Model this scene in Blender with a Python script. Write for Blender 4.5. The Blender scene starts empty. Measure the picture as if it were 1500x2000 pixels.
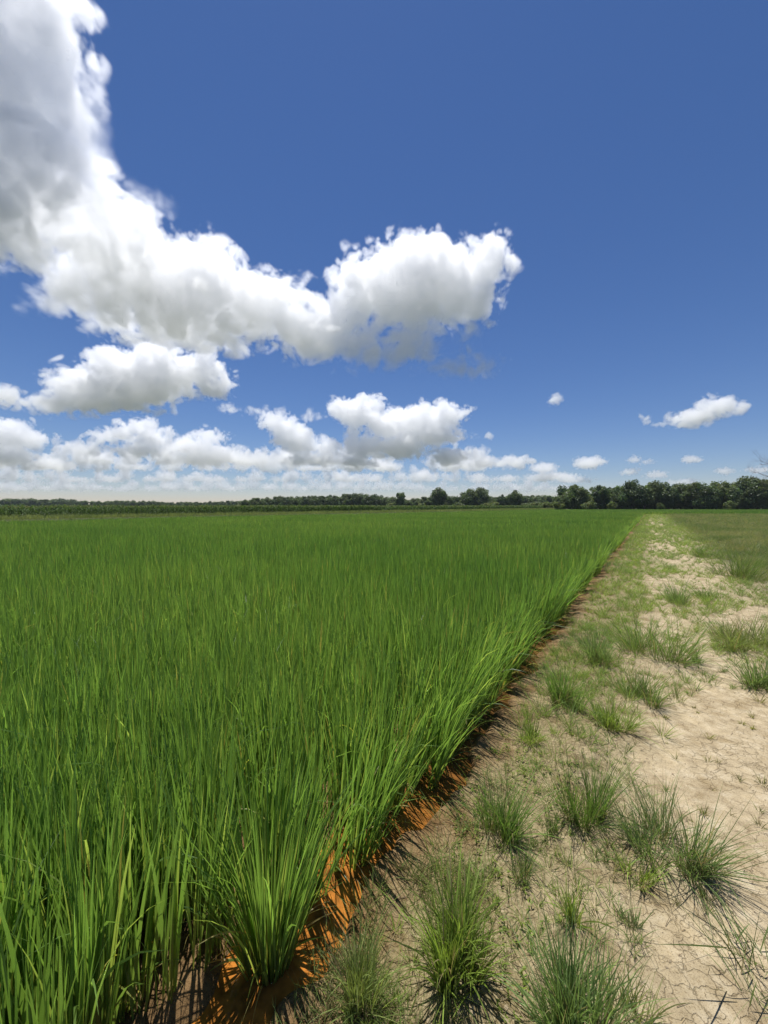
import bpy, math, random
import numpy as np
from mathutils import Vector
rad = math.radians
sc = bpy.context.scene
COL = sc.collection

# ------------------------------------------------------------------ camera, sky, sun, exposure
HAZE = .00010
CAM_H, HOR, F = 2.0, 988.0, 751.0            # eye height (m), horizon row and focal length in photo pixels
cam = bpy.data.objects.new("camera", bpy.data.cameras.new("camera")); COL.objects.link(cam); sc.camera = cam
cam.location = (0, 0, CAM_H); cam.rotation_euler = (rad(90) - math.atan((1000 - HOR) / F), 0, 0)
cam.data.sensor_fit = 'VERTICAL'; cam.data.sensor_height = 24; cam.data.lens = 24 * F / 2000
cam.data.clip_start = .05; cam.data.clip_end = 90000
SUN_EL, SUN_AZ = 75.0, -12.0                 # azimuth measured from +Y towards +X
world = bpy.data.worlds.new("World"); sc.world = world; world.use_nodes = True
wn = world.node_tree; bg = wn.nodes['Background']
sky = wn.nodes.new('ShaderNodeTexSky'); sky.sky_type = 'NISHITA'; sky.sun_disc = False
sky.sun_elevation = rad(SUN_EL); sky.sun_rotation = rad(SUN_AZ)
sky.altitude = 0; sky.air_density = 1.0; sky.dust_density = 0.05; sky.ozone_density = 5.0
bg.inputs[1].default_value = 0.056
hs = wn.nodes.new('ShaderNodeHueSaturation'); hs.inputs["Saturation"].default_value = 1.13
vmul = wn.nodes.new('ShaderNodeVectorMath'); vmul.operation = 'MULTIPLY'; vmul.inputs[1].default_value = (1.03, .97, 1.08)
wn.links.new(sky.outputs[0], vmul.inputs[0]); wn.links.new(vmul.outputs[0], hs.inputs['Color']); wn.links.new(hs.outputs[0], bg.inputs[0])
sun = bpy.data.objects.new("sun", bpy.data.lights.new("sun", 'SUN')); COL.objects.link(sun)
sun.data.energy = 4.0; sun.data.angle = rad(.53); sun.data.color = (1, .975, .93)
_e, _a = rad(SUN_EL), rad(SUN_AZ)
sun.rotation_euler = Vector((math.sin(_a) * math.cos(_e), math.cos(_a) * math.cos(_e), math.sin(_e))).to_track_quat('Z', 'Y').to_euler()
sc.view_settings.view_transform = 'Standard'; sc.view_settings.look = 'None'
sc.view_settings.exposure = 0.55; sc.view_settings.gamma = 1
sc.cycles.max_bounces = 26; sc.cycles.volume_bounces = 24; sc.cycles.diffuse_bounces = 4; sc.cycles.transmission_bounces = 6

# ------------------------------------------------------------------ helpers
def tag(o, label=None, cat=None, group=None, kind=None):
    for k, v in (('label', label), ('category', cat), ('group', group), ('kind', kind)):
        if v: o[k] = v
    return o
def link(name, me, mats=(), parent=None, loc=None):
    o = bpy.data.objects.new(name, me); COL.objects.link(o)
    if me is not None:
        for m in mats: me.materials.append(m)
    if parent: o.parent = parent
    if loc is not None: o.location = loc
    return o
def P(px, py, Y):                            # photo pixel at depth Y -> world point
    return np.array(((px - 750) / F * Y, Y, CAM_H + (HOR - py) / F * Y))
def ground_px(px, py):                       # photo pixel on the ground -> X, Y
    Y = CAM_H * F / (py - HOR); return (px - 750) / F * Y, Y
def mesh_np(name, verts, faces, cols=None, smooth=True):
    me = bpy.data.meshes.new(name); nf, k = faces.shape
    me.vertices.add(len(verts)); me.vertices.foreach_set('co', np.ascontiguousarray(verts, np.float32).ravel())
    me.loops.add(nf * k); me.loops.foreach_set('vertex_index', np.ascontiguousarray(faces, np.int32).ravel())
    me.polygons.add(nf); me.polygons.foreach_set('loop_start', np.arange(0, nf * k, k, dtype=np.int32))
    me.polygons.foreach_set('loop_total', np.full(nf, k, np.int32))
    me.polygons.foreach_set('use_smooth', np.full(nf, smooth))
    if cols is not None:
        at = me.attributes.new('tint', 'FLOAT_COLOR', 'POINT')
        at.data.foreach_set('color', np.concatenate([cols, np.ones((len(cols), 1))], 1).astype(np.float32).ravel())
    me.update(); return me
_rng0 = np.random.default_rng(5)
PERM = np.concatenate([_rng0.permutation(256)] * 3).astype(np.int32)
G3 = _rng0.normal(size=(256, 3)).astype(np.float32); G3 /= np.linalg.norm(G3, axis=1)[:, None]
def perlin(p):
    i = np.floor(p).astype(np.int32); f = (p - i).astype(np.float32); u = f * f * f * (f * (f * 6 - 15) + 10); i &= 255
    out = np.zeros(len(p), np.float32)
    for dx in (0, 1):
        wx = u[:, 0] if dx else 1 - u[:, 0]
        for dy in (0, 1):
            wy = u[:, 1] if dy else 1 - u[:, 1]
            for dz in (0, 1):
                wz = u[:, 2] if dz else 1 - u[:, 2]
                g = G3[PERM[PERM[PERM[i[:, 0] + dx] + i[:, 1] + dy] + i[:, 2] + dz]]
                out += wx * wy * wz * (g[:, 0] * (f[:, 0] - dx) + g[:, 1] * (f[:, 1] - dy) + g[:, 2] * (f[:, 2] - dz))
    return out * 1.5
def pn2(x, y, s, z=0.0):
    x = np.asarray(x, float); y = np.asarray(y, float)
    return perlin(np.stack([x.ravel() / s + 37.3, y.ravel() / s + 11.7, np.full(x.size, z + .37)], 1)).reshape(x.shape)
def fbm2(x, y, s, oct=4, z=0.0, gain=.5):
    r = 0; a = 1
    for k in range(oct): r = r + a * pn2(x, y, s, z + k * 3.1); s /= 2.03; a *= gain
    return r

# ------------------------------------------------------------------ materials
def new_mat(name):
    m = bpy.data.materials.new(name); m.use_nodes = True; n = m.node_tree; n.nodes.clear()
    return m, n, n.nodes.new, n.links.new
def leaf_mat(name, trans=.42, rough=.42, spec=.35, tgain=(1.25, 1.35, .7)):
    m, n, N, L = new_mat(name)
    o = N('ShaderNodeOutputMaterial'); a = N('ShaderNodeAttribute'); a.attribute_name = 'tint'
    p = N('ShaderNodeBsdfPrincipled'); p.inputs['Roughness'].default_value = rough; p.inputs['Specular IOR Level'].default_value = spec
    t = N('ShaderNodeBsdfTranslucent'); mx = N('ShaderNodeMixShader'); mx.inputs[0].default_value = trans
    mu = N('ShaderNodeVectorMath'); mu.operation = 'MULTIPLY'; mu.inputs[1].default_value = tgain
    L(a.outputs['Color'], p.inputs['Base Color']); L(a.outputs['Color'], mu.inputs[0]); L(mu.outputs[0], t.inputs['Color'])
    L(p.outputs[0], mx.inputs[1]); L(t.outputs[0], mx.inputs[2]); L(mx.outputs[0], o.inputs['Surface']); return m
def plain_mat(name, col, rough=.8, spec=.3, noise=None, bump=0):
    m, n, N, L = new_mat(name); o = N('ShaderNodeOutputMaterial'); p = N('ShaderNodeBsdfPrincipled'); L(p.outputs[0], o.inputs[0])
    p.inputs['Roughness'].default_value = rough; p.inputs['Specular IOR Level'].default_value = spec
    p.inputs['Base Color'].default_value = (*col, 1)
    if noise:
        tc = N('ShaderNodeTexCoord'); nz = N('ShaderNodeTexNoise'); nz.inputs['Scale'].default_value = noise; nz.inputs['Detail'].default_value = 6
        r = N('ShaderNodeValToRGB'); r.color_ramp.elements[0].color = tuple(c * .55 for c in col) + (1,); r.color_ramp.elements[1].color = tuple(min(1, c * 1.4) for c in col) + (1,)
        r.color_ramp.elements[0].position = .3; r.color_ramp.elements[1].position = .7
        L(tc.outputs['Object'], nz.inputs[0]); L(nz.outputs[0], r.inputs[0]); L(r.outputs[0], p.inputs['Base Color'])
    return m
M_RICE = leaf_mat('rice_leaf', .54, .42, .6, (2.1, 2.0, 1.05))
M_GRASS = leaf_mat('grass_leaf', .40, .5, .25, (1.5, 1.5, .85))
M_CORN = leaf_mat('corn_leaf', .35, .6, .15)
M_TREE = leaf_mat('tree_leaf', .38, .5, .35, (1.6, 1.6, .8))
M_BARK = plain_mat('bark', (.09, .07, .05), .95, .1, 3.0)
M_TWIG = plain_mat('dead_twig', (.16, .10, .085), .95, .1, 6.0)

# ------------------------------------------------------------------ layout of the ground
UD = np.array((.579, .8154)); EX0 = -1.700; SL = .695      # rice edge: X = EX0 + SL * Y
def edist(X, Y): return (X - (EX0 + SL * Y)) * .8154      # metres to the right of the rice edge
LA = np.array((-34.5, 34.5)); LD = np.array((.649, .761)); LN = np.array((-.761, .649))
def ldist(X, Y): return (X - LA[0]) * LN[0] + (Y - LA[1]) * LN[1]   # metres beyond the far edge of the rice
def sstep(a, b, x): t = np.clip((x - a) / (b - a), 0, 1); return t * t * (3 - 2 * t)
PATH_END = 88.0
def height(X, Y):
    e = edist(X, Y)
    wob = .17 * pn2(X, Y, .45) + .10 * pn2(X, Y, .17, 2)
    ew = e + wob * sstep(9, 4, Y)
    near = sstep(4.4, 2.4, Y)
    floor_ = -.055 - .055 * near
    z = floor_ + (0 - floor_) * sstep(.06 + .08 * sstep(1.7, 3, Y), .18 + .10 * sstep(1.7, 3, Y), ew)
    z = z + (.05 * near + .01) * sstep(-.10, -.26, e + .5 * wob) + .02 * sstep(-.25, -.6, e) * fbm2(X, Y, .5, 2, 3)
    # dry mud shelf in front of the single clump
    z = z + .085 * np.exp(-(((X + .80) / .13) ** 2 + ((Y - 1.58) / .16) ** 2))
    z = z + .07 * np.exp(-(((X + .86) / .10) ** 2 + ((Y - 1.95) / .14) ** 2))
    fade = 1 / (1 + (np.maximum(Y, 0) / 25) ** 2)
    z = z + fade * (.03 * fbm2(X, Y, 1.7, 3, 5) * sstep(.2, .8, e) + .006 * fbm2(X, Y, .16, 3, 9) * sstep(.0, .3, e) * sstep(1.7, 1.1, e))
    z = z + fade * .009 * np.maximum(pn2(X, Y, .05, 14) - .15, 0) * sstep(8, 5, Y) * sstep(.2, .7, pn2(X, Y, .6, 17) + .3)
    ped = np.exp(-(((e - .95) / .16) ** 2 + ((Y - 2.95) / .5) ** 2))            # crumbly ridge of clods
    z = z + ped * (.035 + .05 * np.abs(pn2(X, Y, .06, 21)))
    ld = ldist(X, Y)
    z = z + .74 * sstep(0, 1.6, ld) * sstep(7.5, 4.5, ld) * (Y < 230)            # bank on the far side
    return z
def axis(lo, a, b, hi, step, growth):
    mid = list(np.arange(a, b, step)); r = [mid[-1]]; s = step
    while r[-1] < hi: s *= growth; r.append(r[-1] + s)
    l = [mid[0]]; s = step
    while l[-1] > lo: s *= growth; l.append(l[-1] - s)
    return np.array(l[:0:-1] + mid + r[1:])
xs = axis(-42000, -1.6, 3.6, 42000, .018, 1.045); ys = axis(-60, .9, 4.6, 42000, .018, 1.03)
GX, GY = np.meshgrid(xs, ys, indexing='ij'); GZ = height(GX, GY)
nx, ny = GX.shape; idx = np.arange(nx * ny).reshape(nx, ny)
gf = np.stack([idx[:-1, :-1], idx[1:, :-1], idx[1:, 1:], idx[:-1, 1:]], -1).reshape(-1, 4)
gm = mesh_np('ground', np.stack([GX, GY, GZ], -1).reshape(-1, 3), gf)
E_ = edist(GX, GY)
far = np.maximum(sstep(2.7, 4.6, E_ + 1.2 * fbm2(GX, GY, 4, 3, 4)) * sstep(4, 12, GY), np.maximum(sstep(-1.0, -3, E_), sstep(90, 100, GY)))
a = gm.attributes.new('edge', 'FLOAT', 'POINT'); a.data.foreach_set('value', np.clip(E_, -50, 50).astype(np.float32).ravel())
a = gm.attributes.new('cover', 'FLOAT', 'POINT'); a.data.foreach_set('value', far.astype(np.float32).ravel())
def ground_mat():
    m, n, N, L = new_mat('sandy_soil'); o = N('ShaderNodeOutputMaterial'); p = N('ShaderNodeBsdfPrincipled'); L(p.outputs[0], o.inputs[0])
    tc = N('ShaderNodeTexCoord')
    def noise(s, d=6, rough=.6):
        q = N('ShaderNodeTexNoise'); q.inputs['Scale'].default_value = s; q.inputs['Detail'].default_value = d; q.inputs['Roughness'].default_value = rough; L(tc.outputs['Object'], q.inputs[0]); return q.outputs[0]
    def ramp(src, stops):
        r = N('ShaderNodeValToRGB'); cr = r.color_ramp
        while len(cr.elements) < len(stops): cr.elements.new(.5)
        for el, (pos, c) in zip(cr.elements, stops): el.position = pos; el.color = (*c, 1)
        L(src, r.inputs[0]); return r.outputs[0]
    def attr(nm):
        q = N('ShaderNodeAttribute'); q.attribute_name = nm; return q.outputs['Fac']
    def mix(f, a_, b_, mode='MIX'):
        q = N('ShaderNodeMix'); q.data_type = 'RGBA'; q.blend_type = mode
        if isinstance(f, float): q.inputs[0].default_value = f
        else: L(f, q.inputs[0])
        for s, v in ((6, a_), (7, b_)):
            if isinstance(v, tuple): q.inputs[s].default_value = (*v, 1)
            else: L(v, q.inputs[s])
        return q.outputs[2]
    def mr(src, a_, b_, c=0., d=1.):
        q = N('ShaderNodeMapRange'); q.inputs[1].default_value = a_; q.inputs[2].default_value = b_; q.inputs[3].default_value = c; q.inputs[4].default_value = d; L(src, q.inputs[0]); return q.outputs[0]
    def add(a_, b_, k=1.):
        q = N('ShaderNodeMath'); q.operation = 'MULTIPLY_ADD'; L(b_, q.inputs[0]); q.inputs[1].default_value = k; L(a_, q.inputs[2]); return q.outputs[0]
    e = attr('edge'); big = noise(1.6, 5); med = noise(9, 7); fine = noise(60, 6, .7); fine2 = noise(170, 4, .7)
    ew = add(e, big, .9)                                    # edge distance with a wobble (+0.45)
    sand = ramp(med, ((.30, (.33, .26, .16)), (.5, (.44, .352, .22)), (.72, (.53, .445, .305))))
    verge = ramp(fine, ((.32, (.13, .10, .050)), (.5, (.275, .22, .118)), (.66, (.39, .32, .19))))
    mud = ramp(med, ((.3, (.13, .075, .03)), (.6, (.24, .15, .07))))
    col = mix(mr(ew, 1.35, 2.05), verge, sand)
    col = mix(mr(ew, .62, 1.0), mud, col)
    vo = N('ShaderNodeTexVoronoi'); vo.feature = 'DISTANCE_TO_EDGE'; vo.inputs['Scale'].default_value = 11; vo.inputs['Randomness'].default_value = 1
    wn_ = N('ShaderNodeTexNoise'); wn_.inputs['Scale'].default_value = 14; wn_.inputs['Detail'].default_value = 4; L(tc.outputs['Object'], wn_.inputs[0])
    wa = N('ShaderNodeVectorMath'); wa.operation = 'MULTIPLY_ADD'; wa.inputs[1].default_value = (.12, .12, .12); L(wn_.outputs['Color'], wa.inputs[0]); L(tc.outputs['Object'], wa.inputs[2]); L(wa.outputs[0], vo.inputs['Vector'])
    crack = mr(vo.outputs['Distance'], .0, .035)
    crk = N('ShaderNodeMath'); crk.operation = 'MAXIMUM'; L(crack, crk.inputs[0]); L(mr(big, .48, .66), crk.inputs[1])
    col = mix(1.0, col, ramp(crk.outputs[0], ((0, (.74, .70, .63)), (.6, (1, 1, 1)))), 'MULTIPLY')
    blot = noise(3.2, 6, .65); col = mix(1.0, col, ramp(blot, ((.36, (.74, .70, .62)), (.5, (1, 1, 1)), (.66, (1.1, 1.09, 1.06)))), 'MULTIPLY')
    speck = ramp(fine2, ((.34, (.45, .40, .33)), (.46, (1, 1, 1)), (.62, (1.0, 1.0, 1.0)), (.72, (1.18, 1.15, 1.1))))
    col = mix(1.0, col, speck, 'MULTIPLY')
    green = ramp(med, ((.3, (.045, .055, .025)), (.7, (.085, .10, .042))))
    col = mix(attr('cover'), col, green)
    L(col, p.inputs['Base Color']); p.inputs['Roughness'].default_value = .95; p.inputs['Specular IOR Level'].default_value = .15
    b = N('ShaderNodeBump'); b.inputs['Strength'].default_value = .8; b.inputs['Distance'].default_value = .012; hh = add(fine, crk.outputs[0], .7); L(hh, b.inputs['Height'])
    b2 = N('ShaderNodeBump'); b2.inputs['Strength'].default_value = .35; b2.inputs['Distance'].default_value = .02; L(med, b2.inputs['Height']); L(b2.outputs[0], b.inputs['Normal']); L(b.outputs[0], p.inputs['Normal'])
    return m
tag(link('ground', gm, [ground_mat()]), 'dry sandy ground with mud along the rice', None, None, 'structure')

# ditch water, rusty orange
def water_mat():
    m, n, N, L = new_mat('rusty_water'); o = N('ShaderNodeOutputMaterial'); p = N('ShaderNodeBsdfPrincipled'); L(p.outputs[0], o.inputs[0])
    tc = N('ShaderNodeTexCoord'); q = N('ShaderNodeTexNoise'); q.inputs['Scale'].default_value = 13; q.inputs['Detail'].default_value = 7; L(tc.outputs['Object'], q.inputs[0])
    r = N('ShaderNodeValToRGB'); r.color_ramp.elements[0].position = .35; r.color_ramp.elements[0].color = (.17, .07, .016, 1); r.color_ramp.elements[1].position = .65; r.color_ramp.elements[1].color = (.50, .185, .032, 1)
    sp = N('ShaderNodeSeparateXYZ'); L(tc.outputs['Object'], sp.inputs[0]); mr = N('ShaderNodeMapRange'); mr.inputs[1].default_value = 1.8; mr.inputs[2].default_value = 3.4; L(sp.outputs[1], mr.inputs[0])
    mx = N('ShaderNodeMix'); mx.data_type = 'RGBA'; L(mr.outputs[0], mx.inputs[0]); L(r.outputs[0], mx.inputs[6]); mx.inputs[7].default_value = (.11, .055, .018, 1)
    L(q.outputs[0], r.inputs[0]); L(mx.outputs[2], p.inputs['Base Color']); p.inputs['Roughness'].default_value = .07; p.inputs['IOR'].default_value = 1.33
    w = N('ShaderNodeTexNoise'); w.inputs['Scale'].default_value = 45; w.inputs['Detail'].default_value = 3; L(tc.outputs['Object'], w.inputs[0])
    b = N('ShaderNodeBump'); b.inputs['Strength'].default_value = .12; b.inputs['Distance'].default_value = .003; L(w.outputs[0], b.inputs['Height']); L(b.outputs[0], p.inputs['Normal'])
    return m
wy = np.linspace(1.0, 7, 60); wv = []
for y in wy:
    for ee in np.linspace(-.38, .75, 24): wv.append((EX0 + SL * y + ee / .8154, y, -.052))
wi = np.arange(60 * 24).reshape(60, 24)
wm = mesh_np('water', np.array(wv), np.stack([wi[:-1, :-1], wi[:-1, 1:], wi[1:, 1:], wi[1:, :-1]], -1).reshape(-1, 4))
tag(link('water', wm, [water_mat()]), 'rusty orange water standing along the rice edge', None, None, 'structure')

# ------------------------------------------------------------------ blades of grass, rice and corn
class Blades:
    """collects ribbon leaves; every call adds N of them, the build makes one mesh"""
    def __init__(s): s.v = []; s.f = []; s.c = []; s.n = 0
    def add(s, base, az, lean, curve, length, width, col, segs=4, twist=None, power=1.4, colbase=None, basew=.55, rng=None, fold=None):
        n = len(base); base = np.asarray(base, float)
        if n == 0: return
        t = np.linspace(0, 1, segs + 1)
        B = lambda q: np.broadcast_to(np.asarray(q, float), (n,))
        az, lean, curve, length, width = map(B, (az, lean, curve, length, width))
        th = lean[:, None] + curve[:, None] * t[None, :] ** power
        tm = .5 * (th[:, 1:] + th[:, :-1]); dl = length[:, None] / segs
        h = np.concatenate([np.zeros((n, 1)), np.cumsum(np.sin(tm) * dl, 1)], 1); z = np.concatenate([np.zeros((n, 1)), np.cumsum(np.cos(tm) * dl, 1)], 1)
        ca, sa = np.cos(az)[:, None], np.sin(az)[:, None]
        c = np.stack([base[:, 0:1] + h * ca, base[:, 1:2] + h * sa, base[:, 2:3] + z], -1)
        T = np.stack([np.sin(th) * ca, np.sin(th) * sa, np.cos(th)], -1)
        W = np.stack([-sa + 0 * th, ca + 0 * th, 0 * th], -1); Nn = np.cross(T, W)
        tw = (rng or np.random.default_rng(1)).uniform(-1.2, 1.2, n) if twist is None else B(twist)
        tw = tw[:, None, None]
        W = W * np.cos(tw) + Nn * np.sin(tw)
        prof = np.minimum(1, basew + 2.2 * t) * np.clip(1 - t ** 2.6, .0, 1); prof[-1] = .02
        w = .5 * width[:, None] * prof[None, :]
        v = np.stack([c - W * w[..., None], c + W * w[..., None]], 2).reshape(n, -1, 3)
        k = 2 * (segs + 1)
        q = np.array([(2 * i, 2 * i + 1, 2 * i + 3, 2 * i + 2) for i in range(segs)])
        s.f.append((q[None] + (s.n + np.arange(n) * k)[:, None, None]).reshape(-1, 4)); s.v.append(v.reshape(-1, 3)); s.n += n * k
        col = np.broadcast_to(np.asarray(col, float), (n, 3)); cb = col if colbase is None else np.broadcast_to(np.asarray(colbase, float), (n, 3))
        f = np.clip(t * 2.2, 0, 1)[None, :, None]
        cc = cb[:, None] * (1 - f) + col[:, None] * f
        s.c.append(np.repeat(cc, 2, 1).reshape(-1, 3))
    def mesh(s, name): return mesh_np(name, np.concatenate(s.v), np.concatenate(s.f), np.concatenate(s.c))

rng = np.random.default_rng(11)
U = lambda a, b, n: rng.uniform(a, b, n)
def rice_cols(n, X, Y):
    v = (.5 + .5 * np.clip(fbm2(X, Y, 6, 3, 30) * 1.3, -1, 1))[:, None]
    c = np.array((.102, .198, .046)) * (1 - v) + np.array((.150, .248, .060)) * v
    c = c * U(.7, 1.3, n)[:, None]
    pale = rng.random(n) < .10; c[pale] = c[pale] * np.array((1.8, 1.4, 1.5))
    old = rng.random(n) < .015; c[old] = np.array((.30, .28, .09)) * U(.7, 1.2, old.sum())[:, None]
    return c
def scatter(y0, y1, dens, inside):
    """random points between depths y0 and y1 inside the view wedge (a little wider) and the given region"""
    xw = 1.12 * y1 + 1.2; n = int(dens * (y1 - y0) * 2 * xw); X = U(-xw, xw, n); Y = U(y0, y1, n)
    k = (np.abs(X) < 1.12 * Y + 1.2); X, Y = X[k], Y[k]; k = inside(X, Y); return X[k], Y[k]
def rice_in(X, Y):
    e = edist(X, Y); ex = .07 * pn2(X, Y, .9, 40) + .05 * pn2(X, Y, .3, 41) + .10 * pn2(X, Y, 4, 42)
    lim = .05 + .03 * sstep(3, 5, Y) + ex - .20 * sstep(2.10, 1.75, Y)
    return ((e < lim) & (ldist(X, Y) < 0) & (Y < 150)) | ((Y > PATH_END + 1.5 * pn2(X, Y, 6)) & (Y < 150) & (ldist(X, Y) < 0))
RICE_H = .86
rice = Blades()
def rice_band(y0, y1, plants, per, segs, wmul, zlift=0., hfac=1.):
    X, Y = scatter(y0, y1, plants, rice_in); n = len(X)
    e = edist(X, Y); edge = sstep(-.40, .06, e) * (Y < PATH_END - 3)
    ph = RICE_H * (1 + .07 * pn2(X, Y, 1.1, 50) + .05 * pn2(X, Y, 7, 51) + U(-.06, .06, n))
    i = np.repeat(np.arange(n), per); m = len(i); r = .035 * math.sqrt(min(wmul, 3)) * np.sqrt(rng.random(m)); a = U(0, 6.283, m)
    x = X[i] + r * np.cos(a); y = Y[i] + r * np.sin(a)
    az = a + U(-.8, .8, m); lean = np.abs(rng.normal(0, .085, m)) + .01; curve = np.abs(rng.normal(.07, .14, m))
    # plants on the open edge lean out over the ditch
    ed = edge[i]; tow = np.arctan2(-UD[0], UD[1]) + U(-.5, .5, m)
    sel = rng.random(m) < ed * .75
    az = np.where(sel, tow, az); lean = lean + ed * U(0, .30, m) * sel; curve = curve + ed * U(0, .35, m) * sel
    flop = rng.random(m) < .05; curve = curve + flop * U(.5, 1.5, m)
    Lg = ph[i] * np.where(rng.random(m) < .65, U(.86, 1.12, m), U(.45, .85, m)) * hfac
    z = (height(x, y) if y0 < 30 else np.full(m, -.06)) + zlift
    w = U(.009, .0165, m) * wmul
    col = rice_cols(m, x, y)
    rice.add(np.stack([x, y, z], 1), az, lean, curve, Lg, w, col, segs, colbase=col * np.array((1.25, 1.05, 1.1)), rng=rng, power=2.0, basew=.4)
rice_band(.45, 2, 135, 16, 7, 1.1)
rice_band(2, 4, 110, 16, 6, 1.0)
rice_band(4, 10, 75, 14, 4, 1.1)
rice_band(10, 24, 44, 12, 3, 1.5)
rice_band(24, 60, 16, 10, 3, 2.6, 0, .9)
rice_band(60, 150, 5, 7, 2, 5.5, 0, .9)
# straw coloured and drooping leaves at the foot of the edge plants
def foot(y0, y1, dens):
    X, Y = scatter(y0, y1, dens, lambda X, Y: (edist(X, Y) < .12 - .36 * sstep(2.10, 1.75, Y)) & (edist(X, Y) > -.14 - .25 * sstep(2.15, 1.75, Y)))
    n = len(X); tow = np.arctan2(-UD[0], UD[1]) + U(-1.0, 1.0, n)
    t = rng.random(n)[:, None]; c = np.where(t < .45, np.array((.36, .33, .13)), np.where(t < .75, np.array((.20, .26, .06)), np.array((.10, .18, .03)))) * U(.8, 1.25, n)[:, None]
    rice.add(np.stack([X, Y, height(X, Y) + U(.02, .22, n)], 1), tow, U(.5, 1.1, n), U(.5, 1.6, n), U(.14, .36, n), U(.004, .008, n), c, 6, rng=rng)
foot(1.4, 4, 260); foot(4, 9, 150); foot(9, 22, 60)
# short stubs painted bright as if sunlit, and yellowing leaves inside the stand
X, Y = scatter(.8, 9, 70, rice_in); n = len(X)
rice.add(np.stack([X, Y, U(.1, .55, n)], 1), U(0, 6.28, n), U(.1, .9, n), U(0, 1.2, n), U(.08, .22, n), U(.004, .007, n), np.array((.34, .36, .08)) * U(.7, 1.3, n)[:, None], 3, rng=rng)
tag(link('rice_crop', rice.mesh('rice_crop'), [M_RICE]), 'dense upright green rice filling the flooded field', None, None, 'stuff')

# the single rice plant that stands out in front of the stand
def rice_plant(px, py, label):
    x0, y0 = ground_px(px, py); b = Blades(); r_ = rng
    n = 330; a = U(0, 6.283, n); r = .085 * np.sqrt(rng.random(n))
    lean = .03 + r / .085 * U(.0, .30, n) + np.abs(rng.normal(0, .06, n)); L_ = np.where(rng.random(n) < .7, U(.68, .98, n), U(.35, .7, n))
    base = np.stack([r * np.cos(a), r * np.sin(a), np.zeros(n)], 1)
    c = rice_cols(n, base[:, 0] + x0, base[:, 1] + y0)
    b.add(base, a + U(-.6, .6, n), lean, np.abs(rng.normal(.18, .30, n)), L_, U(.008, .0135, n), c, 8, colbase=c * np.array((1.4, 1.1, 1.2)), rng=rng, power=1.8, basew=.4)
    root = link('rice_plant', None, loc=(x0, y0, float(height(np.array([x0]), np.array([y0]))[0]) - .01))
    tag(root, label, 'rice plant')
    link('leaves', b.mesh('leaves'), [M_RICE], root)
    d = Blades(); n = 34; a = U(0, 6.283, n)
    t = rng.random(n)[:, None]; c = np.where(t < .5, np.array((.38, .35, .14)), np.array((.17, .26, .05))) * U(.8, 1.2, n)[:, None]
    d.add(np.stack([.06 * np.cos(a), .06 * np.sin(a), U(.04, .25, n)], 1), a, U(.5, 1.0, n), U(.5, 1.7, n), U(.18, .42, n), U(.006, .010, n), c, 8, rng=rng)
    tag(link('dry_leaf', d.mesh('dry_leaf'), [M_RICE], root), 'yellow and straw coloured drooping lower leaves', None, None, 'stuff')
    # closed bundle of leaf sheaths at the foot
    s_ = Blades(); n = 120; a = U(0, 6.283, n); r = .07 * np.sqrt(rng.random(n))
    s_.add(np.stack([r * np.cos(a), r * np.sin(a), np.zeros(n)], 1), a, U(.02, .2, n), 0, U(.12, .3, n), U(.007, .011, n), np.array((.11, .12, .03)) * U(.6, 1.4, n)[:, None], 3, rng=rng)
    link('stem', s_.mesh('stem'), [M_RICE], root)
rice_plant(520, 1872, 'single bushy rice plant standing in rusty orange water in front of the stand')

# ------------------------------------------------------------------ grass of the verge and the track
BLUE, GREEN, LIME, OLIVE, STRAW = [np.array(c) for c in ((.135, .180, .075), (.125, .185, .050), (.19, .24, .055), (.180, .200, .076), (.36, .30, .16))]
def tuft_blades(b, X, Y, Z, size, col, per, segs, wid, spread=1.0, dry=.12):
    n = len(X); i = np.repeat(np.arange(n), per); m = len(i); a = U(0, 6.283, m); s = size[i]; q = np.sqrt(rng.random(m))
    r = s * .16 * q * spread
    c = col[i] * U(.7, 1.35, m)[:, None]; k = rng.random(m) < dry; c[k] = STRAW * U(.6, 1.2, k.sum())[:, None]
    b.add(np.stack([X[i] + r * np.cos(a), Y[i] + r * np.sin(a), Z[i] - .004], 1), a + U(-.7, .7, m), U(.02, .35, m) + q * .55 * spread, U(0, .9, m), s * U(.45, 1.15, m), U(.6, 1.3, m) * wid, c, segs, rng=rng, colbase=c * .5 + STRAW * .22)
def verge_density(X, Y):
    e = edist(X, Y) + .18 * fbm2(X, Y, 1.1, 2, 60)
    pat = fbm2(X, Y, .55, 3, 61)
    fr = .12 * sstep(2.5, 5, Y); verge = sstep(.32 - fr, .50 - fr, e) * sstep(1.5, 1.0, e) * (.42 + .58 * sstep(-.38, .25, pat + .16 + .35 * sstep(2.5, 6, Y)))
    track = .14 + .86 * sstep(.0, .4, fbm2(X, Y, 1.3, 3, 63) + .50 * sstep(5, 24, Y)) * sstep(2.6, 5.0, Y)
    track = track * sstep(.9, 1.3, e)
    side = sstep(2.5, 4.4, e + 1.3 * fbm2(X, Y, 3.5, 3, 66) * sstep(6, 14, Y) + .5 * fbm2(X, Y, 1.2, 2, 67)) * sstep(4.5, 8, Y)
    return np.clip(np.maximum(np.maximum(verge, track * .75), side), 0, 1) * (e > .30 - fr) * (Y < PATH_END)
grass = Blades()
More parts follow.
